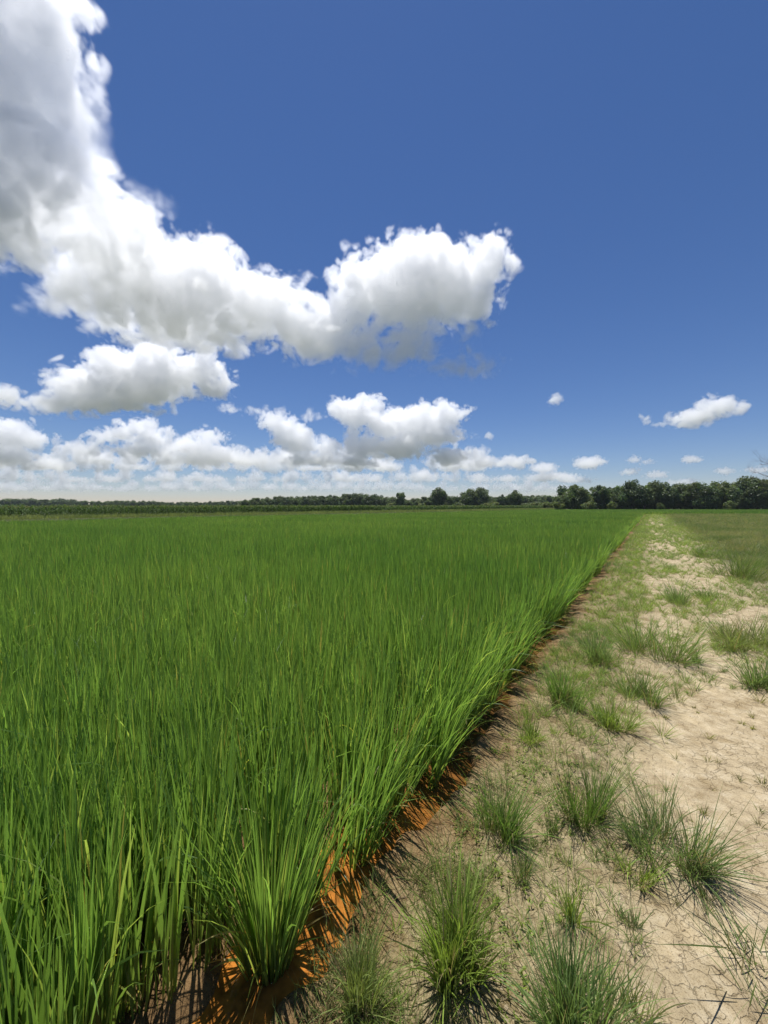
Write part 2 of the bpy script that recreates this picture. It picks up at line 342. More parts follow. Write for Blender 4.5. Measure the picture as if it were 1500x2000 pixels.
def grass_band(y0, y1, dens, per, segs, wid, s0, s1):
    X, Y = scatter(y0, y1, dens, lambda X, Y: edist(X, Y) > .12)
    k = rng.random(len(X)) < verge_density(X, Y); X, Y = X[k], Y[k]; n = len(X); e = edist(X, Y)
    t = np.clip(.6 + .9 * fbm2(X, Y, 1.0, 2, 70), 0, 1)[:, None]; col = (BLUE * (1 - t) + LIME * t) * np.array((1.15, 1.3, 1.1))
    o = sstep(2.8, 4.5, e)[:, None]; ov = sstep(-.3, .45, fbm2(X, Y, 2.6, 3, 72))[:, None]; col = col * (1 - o) + (OLIVE * np.array((1.25, 1.18, 1.2)) * ov + GREEN * .9 * (1 - ov)) * o; col = col * (.8 + .5 * rng.random(n))[:, None]
    size = U(s0, s1, n) * (1 + .5 * sstep(3, 5, e)) * np.where(rng.random(n) < .25, 1.6, 1)
    sp_ = (e > 1.5) & (Y < 4); size = np.where(sp_, size * .6, size); col[sp_] = col[sp_] * np.array((1.0, .72, .75))
    tuft_blades(grass, X, Y, height(X, Y), size, col, per, segs, wid)
grass_band(1.1, 3.2, 150, 16, 4, .0032, .03, .13)
grass_band(3.2, 7, 150, 22, 4, .0036, .05, .18)
grass_band(7, 16, 55, 24, 3, .0050, .08, .22)
grass_band(16, 38, 26, 18, 3, .0095, .10, .26)
grass_band(38, PATH_END, 9, 12, 2, .022, .12, .30)
X, Y = scatter(1.1, 2.1, 620, lambda X, Y: (edist(X, Y) > .24) & (edist(X, Y) < .80 + .15 * pn2(X, Y, .3, 44)) & (fbm2(X, Y, .3, 2, 45) > -.25)); n = len(X)
tuft_blades(grass, X, Y, height(X, Y), U(.04, .17, n) * (1 + .35 * (rng.random(n) < .2)), (OLIVE * np.array((1.0, 1.2, .9))) * U(.75, 1.25, n)[:, None], 11, 5, .0028, dry=.2)
# grass on the far bank in front of the corn
def bank(n, y1):
    s = rng.random(n) ** 1.6 * (y1 - 26) / .761 - 16; q = U(.1, 5.2, n); X = LA[0] + LD[0] * s + LN[0] * q; Y = LA[1] + LD[1] * s + LN[1] * q
    d = np.hypot(X, Y) / 40; t = np.clip(.5 + fbm2(X, Y, 3, 2, 80), 0, 1)[:, None]
    c = (np.array((.19, .235, .075)) * (1 - t) + np.array((.25, .28, .11)) * t)
    i = np.repeat(np.arange(n), 5); m = len(i)
    grass.add(np.stack([X[i] + U(-.15, .15, m), Y[i] + U(-.15, .15, m), height(X, Y)[i] - .02], 1), U(0, 6.28, m), U(0, .4, m), U(0, .8, m), U(.25, .62, m) * (1 + .25 * pn2(X, Y, 2.0, 81))[i], .018 * np.maximum(1, d)[i], c[i] * U(.75, 1.25, m)[:, None], 2, rng=rng)
bank(11000, 175)
tag(link('grass', grass.mesh('grass'), [M_GRASS]), 'short patchy grass and weeds along the sandy track', None, None, 'stuff')

# seedlings with small broad leaves, straw litter and dry crumbs near the camera
weed = Blades()
X, Y = scatter(1.15, 3.6, 260, lambda X, Y: (edist(X, Y) > .28) & (edist(X, Y) < 1.0) & (fbm2(X, Y, .42, 2, 90) > .12)); n = len(X)
i = np.repeat(np.arange(n), 5); m = len(i)
weed.add(np.stack([X[i] + U(-.012, .012, m), Y[i] + U(-.012, .012, m), height(X, Y)[i] + U(.002, .03, m)], 1), U(0, 6.28, m), U(.7, 1.4, m), U(0, .5, m), U(.012, .03, m), U(.006, .011, m), np.array((.17, .23, .035)) * U(.7, 1.3, m)[:, None], 3, twist=0, rng=rng, basew=.2)
tag(link('weeds', weed.mesh('weeds'), [M_GRASS]), 'low light green seedlings on the damp edge of the ditch', None, None, 'stuff')
straw = Blades()
X, Y = scatter(1.0, 6.5, 420, lambda X, Y: (edist(X, Y) > .3) & (edist(X, Y) < 3.6) & (rng.random(len(X)) < .22 + .78 * sstep(1.7, .8, edist(X, Y)))); n = len(X)
t = rng.random(n)[:, None]; c = np.where(t < .55, np.array((.13, .085, .05)), np.array((.42, .33, .20))) * U(.6, 1.25, n)[:, None]
straw.add(np.stack([X, Y, height(X, Y) + .004], 1), U(0, 6.28, n), U(1.40, 1.60, n), U(-.12, .15, n), U(.015, .085, n), U(.0012, .003, n), c, 3, twist=U(-.4, .4, n), rng=rng, basew=1)
tag(link('litter', straw.mesh('litter'), [M_GRASS]), 'scattered dry stalks and crumbs on the sandy soil', None, None, 'stuff')

# crumbs and small clods of dry earth
X, Y = scatter(1.0, 5.5, 900, lambda X, Y: (edist(X, Y) > .3) & (edist(X, Y) < 3.4) & (fbm2(X, Y, .35, 3, 92) + .9 * np.exp(-(((edist(X, Y) - .95) / .2) ** 2 + ((Y - 2.95) / .5) ** 2)) > .22)); n = len(X)
ico = np.array([(0, 0, 1), (.9, 0, .25), (.28, .86, .3), (-.73, .53, .2), (-.73, -.53, .3), (.28, -.86, .2), (0, 0, -.6)]); icf = np.array([(0, 1, 2), (0, 2, 3), (0, 3, 4), (0, 4, 5), (0, 5, 1), (6, 2, 1), (6, 3, 2), (6, 4, 3), (6, 5, 4), (6, 1, 5)])
sz = .0022 + .008 * rng.random(n) ** 4; rt = U(0, 6.28, n); jit = U(.65, 1.35, (n, 7))[:, :, None] * ico[None]
v = np.stack([jit[..., 0] * np.cos(rt)[:, None] - jit[..., 1] * np.sin(rt)[:, None], jit[..., 0] * np.sin(rt)[:, None] + jit[..., 1] * np.cos(rt)[:, None], jit[..., 2] * .7], -1) * sz[:, None, None] + np.stack([X, Y, height(X, Y)], 1)[:, None]
cm = mesh_np('soil_crumbs', v.reshape(-1, 3), (icf[None] + 7 * np.arange(n)[:, None, None]).reshape(-1, 3), np.repeat(np.array((.36, .28, .17)) * U(.6, 1.2, n)[:, None], 7, 0), False)
mc, n_, N_, L_ = new_mat('dry_crumbs'); o_ = N_('ShaderNodeOutputMaterial'); p_ = N_('ShaderNodeBsdfPrincipled'); a_ = N_('ShaderNodeAttribute'); a_.attribute_name = 'tint'; p_.inputs['Roughness'].default_value = .95; L_(a_.outputs['Color'], p_.inputs['Base Color']); L_(p_.outputs[0], o_.inputs[0])
tag(link('soil_crumbs', cm, [mc]), 'crumbs and small clods of dry earth on the soil', None, None, 'stuff')

# grass clumps one can point at: (base px, base py, height px, width px, colour, blades, label)
CL = [
 (1312, 1668, 170, 140, BLUE * .9, 330, .0030, 'large blue green grass clump casting its shadow on bare sand'),
 (1152, 1612, 150, 90, GREEN * .85, 220, .0028, 'dense dark green grass clump just left of the large blue green clump'),
 (965, 1640, 165, 90, GREEN, 190, .0028, 'tall narrow grass clump nearest the rusty water beside crumbled clods'),
 (1248, 1722, 70, 60, LIME, 60, .0030, 'small yellow green clump in front of the large blue green clump'),
 (1128, 1808, 120, 60, LIME, 46, .0034, 'sparse upright yellow green clump alone on the crusted soil'),
 (1247, 1838, 70, 55, BLUE * .9, 60, .0024, 'small dark spiky clump alone on the sand below the large clump'),
 (1140, 2030, 200, 150, BLUE, 320, .0036, 'thick blue green clump at the bottom edge of the view'),
 (885, 1905, 190, 110, LIME * .8, 260, .0048, 'leafy bright green clump with broad blades at the bottom of the verge'),
 (700, 1990, 150, 90, OLIVE, 190, .0030, 'olive clump of thin stems beside the orange puddle at the bottom'),
 (1022, 1725, 85, 40, BLUE * .8, 60, .0024, 'small dark grey green clump below the tall narrow clump'),
 (1082, 1645, 60, 40, GREEN * .8, 45, .0024, 'tiny dark tuft between the tall narrow clump and the dense dark clump'),
 (1275, 1280, 100, 130, GREEN * .9, 300, .0040, 'wide spreading clump with arched blades in the middle of the track'),
 (1252, 1372, 90, 70, GREEN * .85, 220, .0034, 'upright dark clump in front of the wide spreading clump'),
 (1108, 1385, 110, 70, GREEN, 190, .0036, 'tall green clump on the verge close to the rice edge'),
 (1172, 1290, 85, 70, BLUE, 190, .0036, 'grey green clump on the verge left of the wide spreading clump'),
 (1196, 1432, 75, 70, LIME * .9, 150, .0034, 'light green bushy clump on the verge above the dense dark clump'),
 (1335, 1180, 60, 60, BLUE, 170, .0042, 'round grey green clump standing on pale sand up the track'),
 (1438, 1128, 70, 80, GREEN * .7, 260, .0052, 'dark bushy clump on the right side of the track far up'),
 (1450, 1262, 75, 130, OLIVE * .85, 420, .0044, 'broad olive mat of grass reaching over the right side of the track'),
 (1497, 1345, 70, 70, BLUE, 220, .0044, 'blue green clump cut by the right edge of the view'),
 (1360, 1292, 38, 38, GREEN * .8, 60, .0030, 'small spiky clump alone on the sand before the olive mat'),
 (1330, 1372, 50, 50, OLIVE * .8, 34, .0026, 'thin wiry clump with bare stalks on the open sand'),
 (1380, 1090, 30, 55, GREEN * .7, 160, .0060, 'low dark clump on the sand farther up the track'),
 (1410, 1172, 40, 90, GREEN * .85, 220, .0044, 'low wide clump on the sand before the dark bushy clump'),
 (1040, 1450, 60, 50, LIME * .8, 80, .0032, 'small light clump beside the mud at the rice edge'),
 (1385, 1758, 40, 26, OLIVE * .7, 22, .0024, 'tiny brownish tuft on the bare sand near the right'),
 (1560, 1960, 190, 240, BLUE * .8, 46, .0036, 'clump with long arching blades reaching in from the right edge'),
 (1235, 2000, 110, 90, OLIVE * .8, 70, .0028, 'loose wiry clump at the bottom edge beside the thick blue green clump'),
]
def fingers(b, bx, by, n, s):
    """bare flower stalks that end in three or four spread fingers"""
    for _ in range(n):
        a = rng.uniform(0, 6.283); L_ = s * rng.uniform(.8, 1.3); ln = rng.uniform(.15, .7); cu = rng.uniform(0, .5)
        c0 = np.array((.13, .12, .05)) * rng.uniform(.8, 1.3)
        b.add([(bx, by, 0)], a, ln, cu, L_, .0022, c0, 6, twist=0, power=1.0, basew=1)
        th = ln + cu * (np.arange(6) + .5) / 6; h = np.sin(th).sum() * L_ / 6; z = np.cos(th).sum() * L_ / 6
        k = rng.integers(3, 5)
        b.add(np.tile((bx + h * math.cos(a), by + h * math.sin(a), z - .004), (k, 1)), a + rng.uniform(-1.5, 1.5, k), U(.5, 1.3, k), U(0, .4, k), U(.03, .06, k), .0034, c0 * 1.1, 3, twist=U(-1, 1, k), basew=1)
for (px, py, hp, wp, col, nb, wd, lab) in CL:
    rng = np.random.default_rng(int(px * 7 + py)); x0, y0 = ground_px(px, py); k = y0 / F; H_, W_ = hp * k * .98, wp * k * 1.08
    nb = int(nb * 2.0); wd = wd * 1.25; col = col * np.array((1.32, 1.45, 1.2)); b = Blades(); a = U(0, 6.283, nb); q = np.sqrt(rng.random(nb)); r = W_ * .36 * q
    ns_ = int(rng.integers(4, 8)); ca_ = U(0, 6.283, ns_); cr_ = W_ * .36 * np.sqrt(rng.random(ns_)); ch_ = U(.55, 1.1, ns_); k_ = rng.integers(0, ns_, nb)
    bx_ = cr_[k_] * np.cos(ca_[k_]) + .14 * W_ * q * np.cos(a); by_ = cr_[k_] * np.sin(ca_[k_]) + .14 * W_ * q * np.sin(a)
    mixa = rng.random(nb) < .45; a = np.where(mixa, np.arctan2(by_, bx_), a)
    lean = np.hypot(bx_, by_) / (W_ * .5) * np.clip(.6 * W_ / H_, .2, 1.0) * U(.3, 1.3, nb) + np.abs(rng.normal(0, .12, nb)) + (rng.random(nb) < .10) * U(.4, .9, nb); L_ = H_ * (.25 + .85 * rng.random(nb) ** 1.1) * (1 + .2 * lean) * ch_[k_]
    c = col * U(.65, 1.4, nb)[:, None]; dr = rng.random(nb) < .10; c[dr] = STRAW * U(.6, 1.1, dr.sum())[:, None]
    base = np.stack([bx_, by_, np.zeros(nb)], 1)
    base[:, 2] = height(base[:, 0] + x0, base[:, 1] + y0) - float(height(np.array([x0]), np.array([y0]))[0]) - .004
    b.add(base, a + U(-1.1, 1.1, nb), lean, np.abs(rng.normal(.35, .5, nb)), L_, wd * U(.7, 1.45, nb), c, 6, rng=rng, colbase=c * .55 + STRAW * .22)
    if H_ > .12 and py < 1900: fingers(b, 0, 0, 4, H_ * .95)
    o = link('grass_clump', b.mesh('grass_clump'), [M_GRASS], loc=(x0, y0, float(height(np.array([x0]), np.array([y0]))[0])))
    tag(o, lab, 'grass clump', 'grass clumps along the sandy track')

rng = np.random.default_rng(900)
# ------------------------------------------------------------------ corn beyond the bank
corn = Blades()
def corn_rows(q0, rows, s0, s1, step, leaves, full):
    for r in range(rows):
        s = np.arange(s0, s1, step); n = len(s); s = s + U(-.05, .05, n); q = q0 + .76 * r + U(-.08, .08, n)
        X = LA[0] + LD[0] * s + LN[0] * q; Y = LA[1] + LD[1] * s + LN[1] * q; Hh = 1.80 * (1 + .05 * pn2(X, Y, 3, 95) + U(-.05, .05, n)) + .1
        dm = np.maximum(1, Y / 45)
        corn.add(np.stack([X, Y, np.zeros(n)], 1), U(0, 6.28, n), U(0, .05, n), 0, Hh, .03 * dm, np.array((.12, .16, .045)), 2, rng=rng, basew=1)
        for j in range(leaves):
            z = Hh * ((.12 if full else .5) + (.85 if full else .45) * (j + .5) / leaves) + U(-.05, .05, n)
            c = np.array((.085, .130, .042)) * U(.6, 1.5, n)[:, None]
            corn.add(np.stack([X, Y, z], 1), U(0, 6.28, n), U(.35, .7, n), U(.6, 1.7, n), U(.45, .75, n), U(.06, .085, n) * dm, c, 4, rng=rng)
        for j in range(7):
            corn.add(np.stack([X, Y, Hh - .08], 1), U(0, 6.28, n), U(0, .5, n), U(0, .5, n), U(.15, .26, n), .022 * dm, np.array((.36, .32, .17)) * U(.7, 1.2, n)[:, None], 2, rng=rng)
corn_rows(6.6, 3, -18, 60, .20, 12, True); corn_rows(6.6, 3, 60, 165, .34, 9, True); corn_rows(8.9, 9, -18, 165, .6, 6, False)
tag(link('corn_crop', corn.mesh('corn_crop'), [M_CORN]), 'rows of tasselled corn beyond the grassy bank', None, None, 'stuff')

# ------------------------------------------------------------------ trees
def tube(pts, rad_, sides=6):
    pts = [np.array(p, float) for p in pts]; V = []; Fc = []
    for k, p in enumerate(pts):
        d = pts[min(k + 1, len(pts) - 1)] - pts[max(k - 1, 0)]; d /= np.linalg.norm(d) + 1e-9
        u = np.cross(d, (0, 1, .13) if abs(d[1]) < .9 else (1, 0, 0)); u /= np.linalg.norm(u); w = np.cross(d, u)
        for j in range(sides):
            t = 6.28319 * j / sides; V.append(p + rad_[k] * (math.cos(t) * u + math.sin(t) * w))
    for k in range(len(pts) - 1):
        for j in range(sides): Fc.append((k * sides + j, k * sides + (j + 1) % sides, (k + 1) * sides + (j + 1) % sides, (k + 1) * sides + j))
    return np.array(V), np.array(Fc)
class Tubes:
    def __init__(s): s.v = []; s.f = []; s.n = 0
    def add(s, pts, r, sides=6):
        v, f = tube(pts, r, sides); s.f.append(f + s.n); s.v.append(v); s.n += len(v)
    def mesh(s, name): return mesh_np(name, np.concatenate(s.v), np.concatenate(s.f))
def tree_proto(seed, wide, base, nb, leaf, tint, nq, openness=.0):
    """unit-high tree: crown of leaf sprays in many clumps, trunk with limbs"""
    r = np.random.default_rng(seed); cz = (1 + base) / 2; rz = (1 - base) / 2
    cl = []
    for k in range(nb):
        while True:
            d = r.uniform(-1, 1, 3)
            if .35 < np.linalg.norm(d) < 1: break
        if d[2] < 0: d[:2] *= 1.08
        s = r.uniform(.18, .34) * (1 + .2 * r.random())
        d = d * (1 - s * .55) * np.array((1, 1, 1)); cl.append((d[0] * wide, d[1] * wide, cz + d[2] * rz, s * wide * 1.05, s * rz * .9))
    for fz in (-.45, 0, .45): cl.append((0, 0, cz + fz * rz, wide * .62, rz * .45))
    V = []; C = []
    for (x, y, z, sr, sz) in cl:
        g = tint * r.uniform(.72, 1.35) * np.array((r.uniform(.85, 1.12), 1, r.uniform(.8, 1.1)))
        m = nq; d = r.normal(size=(m, 3)); d /= np.linalg.norm(d, axis=1)[:, None]; rr = r.uniform(.6, 1.08, m)[:, None]
        c = np.array((x, y, z)) + d * rr * np.array((sr, sr, sz)); nrm = d + r.normal(size=(m, 3)) * .65 + np.array((0, 0, .25)); nrm /= np.linalg.norm(nrm, axis=1)[:, None]
        u = np.cross(nrm, r.normal(size=(m, 3))); u /= np.linalg.norm(u, axis=1)[:, None]; w = np.cross(nrm, u)
        s = leaf * r.uniform(.5, 1.3, m)[:, None]; s2 = s * r.uniform(.5, 1, m)[:, None]
        V.append(np.stack([c - u * s - w * s2 * .4, c + u * s * .3 - w * s2, c + u * s + w * s2 * .3, c - u * s * .2 + w * s2], 1).reshape(-1, 3))
        C.append(np.repeat(g * r.uniform(.75, 1.3, m)[:, None], 4, 0))
    V = np.concatenate(V); C = np.concatenate(C); V[:, 2] = np.maximum(V[:, 2], .015)
    crown = mesh_np('crown', V, np.arange(len(V)).reshape(-1, 4), C, False); crown.materials.append(M_TREE)
    T = Tubes(); b = r.normal(size=3) * .012; T.add([(0, 0, -.01), (b[0], b[1], .15), (b[1], b[0], .4), (0, 0, cz), (0, 0, cz + rz * .5)], [.034, .024, .02, .013, .004], 8)
    for (x, y, z, sr, sz) in cl[:12]:
        z0 = max(.15, min(z - .12, cz)); T.add([(0, 0, z0), (x * .5, y * .5, (z + z0) / 2 + .01), (x, y, z)], [.012, .008, .003], 5)
    trunk = T.mesh('trunk'); trunk.materials.append(M_BARK)
    return crown, trunk
DK, MD, LT = np.array((.066, .100, .042)), np.array((.096, .130, .050)), np.array((.14, .170, .060))
PROTO = {
 'oak': [tree_proto(100 + k, .48, .0, 54, .026, DK if k % 2 else MD, 150) for k in range(6)],
 'round': [tree_proto(120 + k, .40, .16, 36, .030, MD, 150) for k in range(3)],
 'tall': [tree_proto(140 + k, .33, .08, 34, .028, DK, 140) for k in range(3)],
 'pale': [tree_proto(160, .42, .08, 40, .028, LT * .75, 150)],
 'bush': [tree_proto(170 + k, .75, .0, 22, .055, (MD, LT, LT)[k], 90) for k in range(3)],
}
_pr = random.Random(4)
def tree(name, kind, px, top, Y, label, group, cat='tree', wmul=1.0):
    H_ = CAM_H + (HOR - top) / F * Y; crown, trunk = _pr.choice(PROTO[kind])
    root = link(name, None, loc=((px - 750) / F * Y, Y, -.05)); root.scale = (H_ * wmul, H_ * wmul, H_); root.rotation_euler = (0, 0, _pr.uniform(0, 6.28))
    tag(root, label, cat, group)
    link('crown', crown, (), root); link('trunk', trunk, (), root)
G_R, G_M, G_L = 'trees of the wood right of the field', 'trees in the row behind the corn', 'far trees along the left horizon'
# right wood, front row (px, top py, kind, label)
for px, top, kind, lab in [
 (1098, 966, 'oak', 'low dark tree at the left end of the nearer wood'),
 (1127, 946, 'oak', 'broad rounded tree second from the left end of the nearer wood'),
 (1174, 947, 'tall', 'narrow dark tree just right of the sky gap in the nearer wood'),
 (1203, 955, 'oak', None), (1232, 937, 'oak', 'tall domed tree where the path meets the nearer wood'), (1258, 946, 'round', None), (1280, 938, 'oak', None), (1306, 948, 'tall', None),
 (1330, 943, 'oak', None), (1353, 941, 'pale', 'paler yellow green tree among the dark trees of the nearer wood'), (1376, 944, 'oak', None), (1398, 938, 'oak', None), (1420, 942, 'round', None),
 (1440, 940, 'oak', None), (1459, 929, 'oak', 'tallest tree of the nearer wood, close to the right edge of the view'), (1480, 936, 'oak', None), (1503, 937, 'oak', None), (1528, 940, 'oak', None), (1555, 936, 'oak', None)]:
    tree('tree', kind, px, top, 160 + _pr.uniform(-5, 5), lab or 'dark green broadleaf tree in the front of the nearer wood', G_R)
for k in range(34):
    px = 1105 + k * 13.5 + _pr.uniform(-5, 5)
    if 1146 < px < 1166: continue
    tree('tree', _pr.choice(('oak', 'tall', 'round')), px, 948 + _pr.uniform(-4, 8), 174 + _pr.uniform(-6, 14), 'dark tree deeper inside the nearer wood', G_R)
for px, top, wm in ((1153, 977, .7), (1147, 980, .9), (1196, 979, .7), (1290, 981, .6), (1427, 977, .8), (1090, 980, .9)):
    tree('bush', 'bush', px, top, 150 + _pr.uniform(-3, 3), 'low bush at the foot of the nearer wood', 'bushes along the nearer wood', 'bush', wm)
for k in range(26):
    tree('bush', 'bush', 1092 + 17.5 * k, 977 + _pr.uniform(-3, 2), 188 + _pr.uniform(-4, 4), 'shaded bush under the trees of the nearer wood', 'undergrowth of the nearer wood', 'bush', 1.2)
for k in range(34):
    tree('bush', 'bush', 480 + 19 * k, 980 + _pr.uniform(-2, 1.5), 300 + _pr.uniform(-4, 4), 'bush under the low tree row behind the corn', 'undergrowth behind the corn', 'bush', 1.5)
# trees of the middle distance
for px, top, Y, kind, wm, lab in [
 (783, 960, 250, 'round', .8, 'narrow tree rising above the low row behind the corn'),
 (857, 952, 250, 'round', 1.15, 'broad round tree standing alone left of the tallest pair'),
 (916, 953, 250, 'oak', .95, 'left tree of the tallest pair behind the corn'),
 (938, 951, 250, 'oak', .95, 'right tree of the tallest pair behind the corn'),
 (1008, 957, 220, 'round', .9, 'small round tree standing alone at the end of the corn'),
 (700, 961, 270, 'oak', 1., 'loose crowned tree highest in the left half of the row behind the corn'),
 (979, 965, 250, 'tall', 1., 'slim tree right of the tallest pair behind the corn'),
 (991, 967, 255, 'round', .9, 'shorter round tree beside the slim tree behind the corn')]:
    tree('tree', kind, px, top, Y, lab, G_M, wmul=wm)
def line(pts, step, Y, jy, jt, kinds, label, group, w=1.15):
    xs_, ts_ = [p[0] for p in pts], [p[1] for p in pts]; x = xs_[0]
    while x < xs_[-1]:
        tree('tree', _pr.choice(kinds), x, float(np.interp(x, xs_, ts_)) + _pr.uniform(-jt, jt), Y + _pr.uniform(-jy, jy), label, group, wmul=w); x += step * _pr.uniform(.7, 1.3)
line([(480, 974), (527, 970), (575, 968), (627, 967), (660, 967), (680, 963), (733, 966), (760, 970), (800, 975), (830, 970), (885, 967), (900, 970), (960, 968), (1000, 974)], 11, 275, 14, 1.5, ('oak', 'round', 'oak'), 'bushy tree in the low row behind the corn', G_M)
line([(470, 979), (560, 976), (700, 973), (1000, 977)], 17, 320, 12, 2, ('oak', 'round'), 'tree in the back of the row behind the corn', G_M, 1.3)
line([(-40, 974), (50, 973), (85, 975), (123, 974), (160, 977), (200, 979), (233, 977), (283, 978), (350, 980), (377, 981), (410, 979), (447, 978), (490, 976)], 9, 470, 18, 1.2, ('oak', 'round', 'oak'), 'small far tree of the line at the left horizon', G_L, 1.25)
line([(-40, 979), (200, 982), (500, 981)], 15, 540, 14, 1, ('oak', 'round'), 'hazy tree behind the line at the left horizon', G_L, 1.5)
line([(985, 968), (1030, 966), (1085, 968), (1110, 970)], 11, 330, 12, 1.5, ('oak', 'round'), 'dark far tree between the lone round tree and the nearer wood', 'far trees before the nearer wood', 1.2)
for px, top, k in ((950, 981, 1), (963, 979, 1), (1030, 983, 2), (1042, 981, 2), (1055, 982, 2), (1067, 979, 2), (1076, 981, 1), (765, 981, 1), (825, 982, 0), (895, 980, 1)):
    tree('bush', 'bush', px, top, 190 + _pr.uniform(-8, 8), 'light green bush between the crops and the tree row', 'bushes before the tree row', 'bush')

# leafless tree just outside the right edge, only twig ends reach into view
def bare_tree(px, Y, H_):
    root = link('bare_tree', None, loc=((px - 750) / F * Y, Y, 0)); tag(root, 'leafless reddish tree whose twig ends show at the right edge of the sky', 'tree')
    r = np.random.default_rng(77); T = Tubes(); B = Tubes()
    T.add([(0, 0, -.1), (.05, 0, H_ * .2), (-.1, .1, H_ * .45), (0, 0, H_ * .7)], [.22, .17, .12, .07], 10)
    def grow(p, d, l, rad0, lev):
        n = 4; pts = [p]; q = np.array(p); dd = np.array(d)
        for k in range(n):
            dd = dd + r.normal(size=3) * .16 + np.array((0, 0, .05)); dd /= np.linalg.norm(dd); q = q + dd * l / n; pts.append(q.copy())
        B.add(pts, np.linspace(rad0, rad0 * .35, n + 1), 5 if lev < 2 else 3)
        if lev < 4:
            for k in range(4 if lev < 3 else 3):
                b = pts[r.integers(1, n + 1)]; nd = dd + r.normal(size=3) * .7; nd /= np.linalg.norm(nd); grow(b, nd, l * r.uniform(.45, .7), rad0 * .5, lev + 1)
    for k in range(9):
        a_ = k * 2.4; z = H_ * (.35 + .4 * k / 9); grow(np.array((0, 0, z)), np.array((math.cos(a_), math.sin(a_), .55)), H_ * .36, .06, 0)
    m = T.mesh('trunk'); link('trunk', m, [M_TWIG], root); m = B.mesh('branches'); link('branches', m, [M_TWIG], root)
bare_tree(1556, 62, 13.5)

# white shed far off at the left edge
def shed(px, Y):
    root = link('shed', None, loc=((px - 750) / F * Y, Y, 0)); tag(root, 'tiny white shed before the far trees at the left edge', 'shed')
    w, d, h, rf = 2.4, 3.0, 2.3, 3.3
    V = np.array([(-w, -d, 0), (w, -d, 0), (w, d, 0), (-w, d, 0), (-w, -d, h), (w, -d, h), (w, d, h), (-w, d, h), (-w, 0, rf), (w, 0, rf)])
    me = bpy.data.meshes.new('wall'); me.from_pydata([tuple(v) for v in V], [], [(0, 1, 5, 4), (2, 3, 7, 6), (1, 2, 6, 9, 5), (3, 0, 4, 8, 7)]); link('wall', me, [plain_mat('white_paint', (.78, .78, .76), .6)], root)
    me = bpy.data.meshes.new('roof'); o_ = .25
    me.from_pydata([(-w - o_, -d - o_, h - .1), (w + o_, -d - o_, h - .1), (w + o_, 0, rf + .06), (-w - o_, 0, rf + .06), (w + o_, d + o_, h - .1), (-w - o_, d + o_, h - .1), (-w - o_, 0, rf + .14), (w + o_, 0, rf + .14), (-w - o_, -d - o_, h - .02), (w + o_, -d - o_, h - .02), (w + o_, d + o_, h - .02), (-w - o_, d + o_, h - .02)], [], [(8, 9, 7, 6), (6, 7, 10, 11), (0, 3, 2, 1), (3, 5, 4, 2), (0, 1, 9, 8), (5, 11, 10, 4)]); link('roof', me, [plain_mat('white_sheet_metal', (.8, .8, .8), .4)], root)
    me = bpy.data.meshes.new('door'); me.from_pydata([(-.5, -d - .03, 0), (.5, -d - .03, 0), (.5, -d - .03, 2), (-.5, -d - .03, 2)], [], [(0, 1, 2, 3)]); link('door', me, [plain_mat('grey_paint', (.4, .4, .42), .6)], root)
shed(-2, 420)

# ------------------------------------------------------------------ air between the camera and the far trees
hz = bpy.data.meshes.new('haze'); hv = [(x, y, z) for x in (-760, 760) for y in (-80, 700) for z in (-3, 24)]
hz.from_pydata(hv, [], [(0, 1, 3, 2), (4, 6, 7, 5), (0, 4, 5, 1), (2, 3, 7, 6), (0, 2, 6, 4), (1, 5, 7, 3)])
hm, _n, _N, _L = new_mat('pale_air'); _o = _N('ShaderNodeOutputMaterial'); _v = _N('ShaderNodeVolumePrincipled'); _v.inputs['Density'].default_value = HAZE; _v.inputs['Color'].default_value = (.80, .90, 1, 1); _v.inputs['Anisotropy'].default_value = .2
_L(_v.outputs[0], _o.inputs['Volume']); tag(link('haze', hz, [hm]), 'thin pale summer haze over the fields', None, None, 'stuff')

